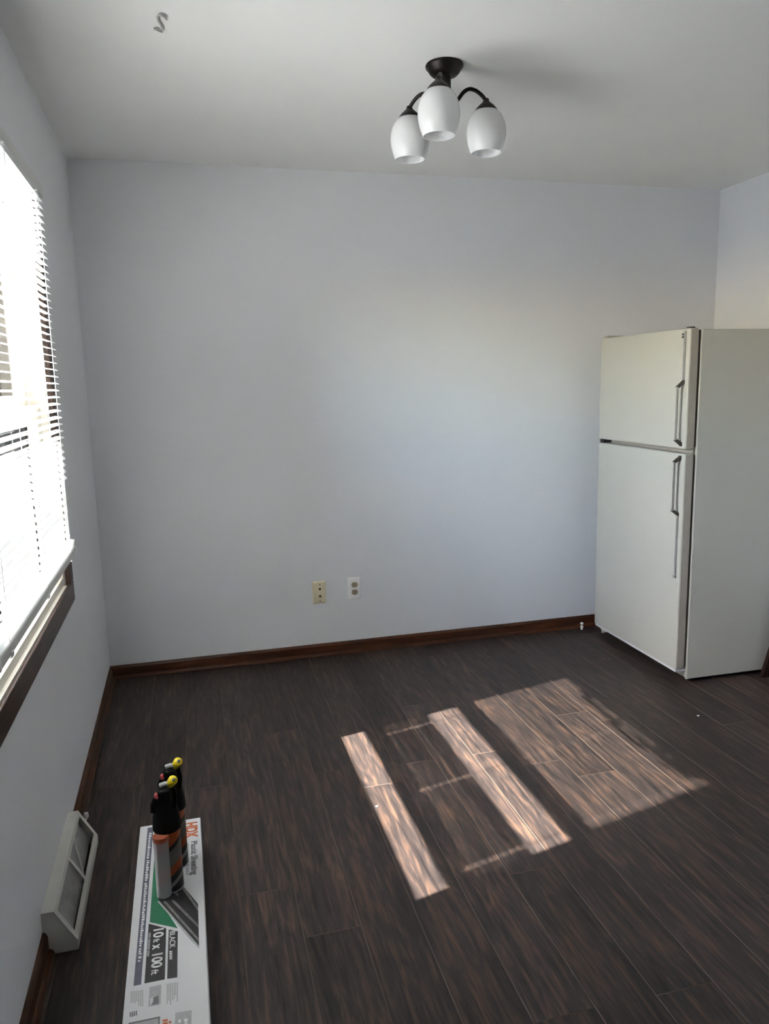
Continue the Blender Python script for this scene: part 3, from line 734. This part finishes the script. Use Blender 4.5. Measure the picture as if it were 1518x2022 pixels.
# grey paragraphs, a little picture and framed panels further along
def para(x0, y0, x1, y1, lens, m=M_GREY):
    n = len(lens); q = []
    for k, l in enumerate(lens):
        a = x0+(x1-x0)*k/n; b = a+(x1-x0)/n*0.62; ys = y0-(k/n)*3.5
        q.append([(a, ys), (b, ys-0.4), (b, ys+(y1-y0)*l-0.4), (a, ys+(y1-y0)*l)])
    bars('small_print', q, m, 0.0002)
para(258, 1958, 284, 1987, (0.8, 0.75, 0.85, 0.7, 1.0, 1.1, 1.1))
para(329, 1943, 352.5, 1985, (0.95, 0.8, 1.0, 0.8, 0.75, 0.6, 0.9))
quad('printed_panel', [(295.5, 1949), (318.5, 1944), (317, 1983), (293, 1988)], M_GREY)
quad('printed_panel', [(302, 1970), (313.5, 1966), (313.5, 1982), (300, 1985)], M_DGREY, 0.0002)
bars('small_print', [[(296, 1973+k*4), (303, 1968+k*4), (303, 1970+k*4), (296, 1975+k*4)] for k in range(3)], M_PWHITE, 0.0003)
para(256, 1999, 272, 2008, (1, 1.1, 1.0, 1.0), M_DGREY)
quad('printed_panel', [(254, 2020), (316, 2007), (314, 2050), (250, 2062)], M_DGREY)
quad('printed_panel', [(258, 2022.5), (312.5, 2011), (311, 2046), (254, 2057)], M_GREY, 0.0002)
bars('small_print', [[(321, 2014+d), (331, 2012+d), (331, 2016+d), (321, 2018+d)] for d in (0, 6, 12, 18)] + [[(333, 2017+d), (338, 2016+d), (338, 2020+d), (333, 2021+d)] for d in (0, 6, 12)], M_ORANGE, 0.0002)
quad('printed_panel', [(346, 2000), (378.5, 1994.5), (377.5, 2036), (344, 2042)], M_GREY)
bars('small_print', [[(352, 2014+d), (357, 2013+d), (357, 2019+d), (352, 2020+d)] for d in (0, 9)] + [[(364, 2012+d), (370, 2011+d), (370, 2018+d), (364, 2019+d)] for d in (0, 9)], M_PWHITE, 0.0002)

# ------------------------------------------------------------------ foam cans on the carton
def foam_can(x, y, rot, label, tx=-0.016, ty=-0.0335):
    c = thing('foam_can', label, 'spray can', (x, y, BXZ+0.0006), rot, 'foam cans standing on the carton')
    lathe('can_body', [(0.001, 0.0), (0.0305, 0.0), (0.0325, 0.002), (0.0325, 0.180), (0.030, 0.188), (0.020, 0.196), (0.001, 0.197)], M_CAN, c, 40, cap=False)
    lathe('can_rim', [(0.0306, 0.0008), (0.0336, 0.0008), (0.0336, 0.004), (0.0325, 0.0042)], M_STEEL, c, 40, cap=False)
    # black dispenser: skirt, neck, head leaning back, trigger lever
    d = lathe('dispenser', [(0.0325, 0.172), (0.0362, 0.172), (0.0362, 0.186), (0.0345, 0.205), (0.0300, 0.226), (0.0250, 0.242), (0.0220, 0.254), (0.0215, 0.268), (0.0185, 0.279), (0.001, 0.283)], M_BLACK, c, 36, cap=False)
    bm = bmesh.new(); add_box(bm, (-0.017, -0.030, 0.248), (0.017, 0.022, 0.288), 0.007, 3)
    mesh_obj('head', bm, M_BLACK, d, True)
    tube('trigger', [(-0.008, 0.0, 0.276), (-0.018, -0.004, 0.262), (-0.028, -0.010, 0.244), (-0.031, -0.012, 0.226)], [0.008, 0.0095, 0.009, 0.007], M_BLACK, d, 12)
    lathe('red_latch', [(0.001, 0.0), (0.007, 0.001), (0.0085, 0.006), (0.007, 0.012), (0.001, 0.013)], M_RED, d, 14, (-0.017, -0.020, 0.268), False)
    tube('nozzle_arm', [(-0.010, -0.006, 0.294), (0.002, -0.006, 0.297), (0.014, -0.008, 0.297)], 0.006, M_GREY, d, 10)
    tube('straw_clip', [(0.022, -0.006, 0.288), (0.027, -0.010, 0.262), (0.024, -0.014, 0.232)], 0.0055, M_BLACK, d, 10)
    nz = mesh_obj('yellow_tip', add_tube(bmesh.new(), [(0.016, -0.004, 0.288), (0.020, -0.010, 0.302), (0.024, -0.018, 0.310), (0.026, -0.024, 0.314)], [0.0075, 0.0115, 0.0125, 0.0085], 16), M_YELLOW, d, True)
    tube('tip_hole', [(0.0257, -0.0225, 0.3130), (0.0263, -0.0262, 0.3160)], 0.0042, M_DGREY, nz, 10)
    # clear plastic tube packed against the can
    lathe('clear_tube', [(0.001, 0.002), (0.0175, 0.002), (0.0190, 0.010), (0.0195, 0.170), (0.001, 0.172)], M_CLEAR, c, 28, (tx, ty, 0), False)
    lathe('tube_cap', [(0.0185, 0.158), (0.0199, 0.159), (0.0199, 0.171), (0.001, 0.1725)], M_CANRED, c, 28, (tx, ty, 0), False)
    return c
foam_can(0.3185, -1.905, 0.0, 'orange and black foam can with yellow tip, nearer the middle of the carton')
foam_can(0.3310, -1.808, 0.0, 'orange and black foam can with yellow tip, nearer the end wall', -0.022, 0.031)

# ------------------------------------------------------------------ small things on the floor
p = at(1144, 1240, 2, 0.0)
vl = thing('pipe_stub', 'small white capped pipe stub by the baseboard beside the refrigerator', 'pipe fitting', (p.x, -0.050, 0))
lathe('stub', [(0.001, 0.0), (0.006, 0.0), (0.006, 0.012), (0.001, 0.012)], M_CHIP, vl, 14, cap=False)
lathe('cap', [(0.001, 0.012), (0.009, 0.0125), (0.0095, 0.018), (0.006, 0.0215), (0.001, 0.022)], M_CHIP, vl, 14, cap=False)
lathe('upper_cap', [(0.001, 0.022), (0.004, 0.022), (0.004, 0.030), (0.0095, 0.0305), (0.010, 0.037), (0.006, 0.041), (0.001, 0.0415)], M_CHIP, vl, 14, cap=False)
for (px, py), lab in (((1378, 1413), 'tiny white paint chip on the planks in front of the refrigerator'), ((744, 1592), 'tiny white paint chip in the sunlit strip on the floor')):
    p = at(px, py, 2, 0.002); bm = bmesh.new()
    bmesh.ops.create_icosphere(bm, subdivisions=2, radius=0.005)
    for v in bm.verts: v.co = Vector((v.co.x*1.2, v.co.y*0.8, v.co.z*0.5)) * random.uniform(0.75, 1.15)
    tag(mesh_obj('paint_chip', bm, M_CHIP, None, False, (p.x, p.y, 0.0022)), lab, 'paint chip')
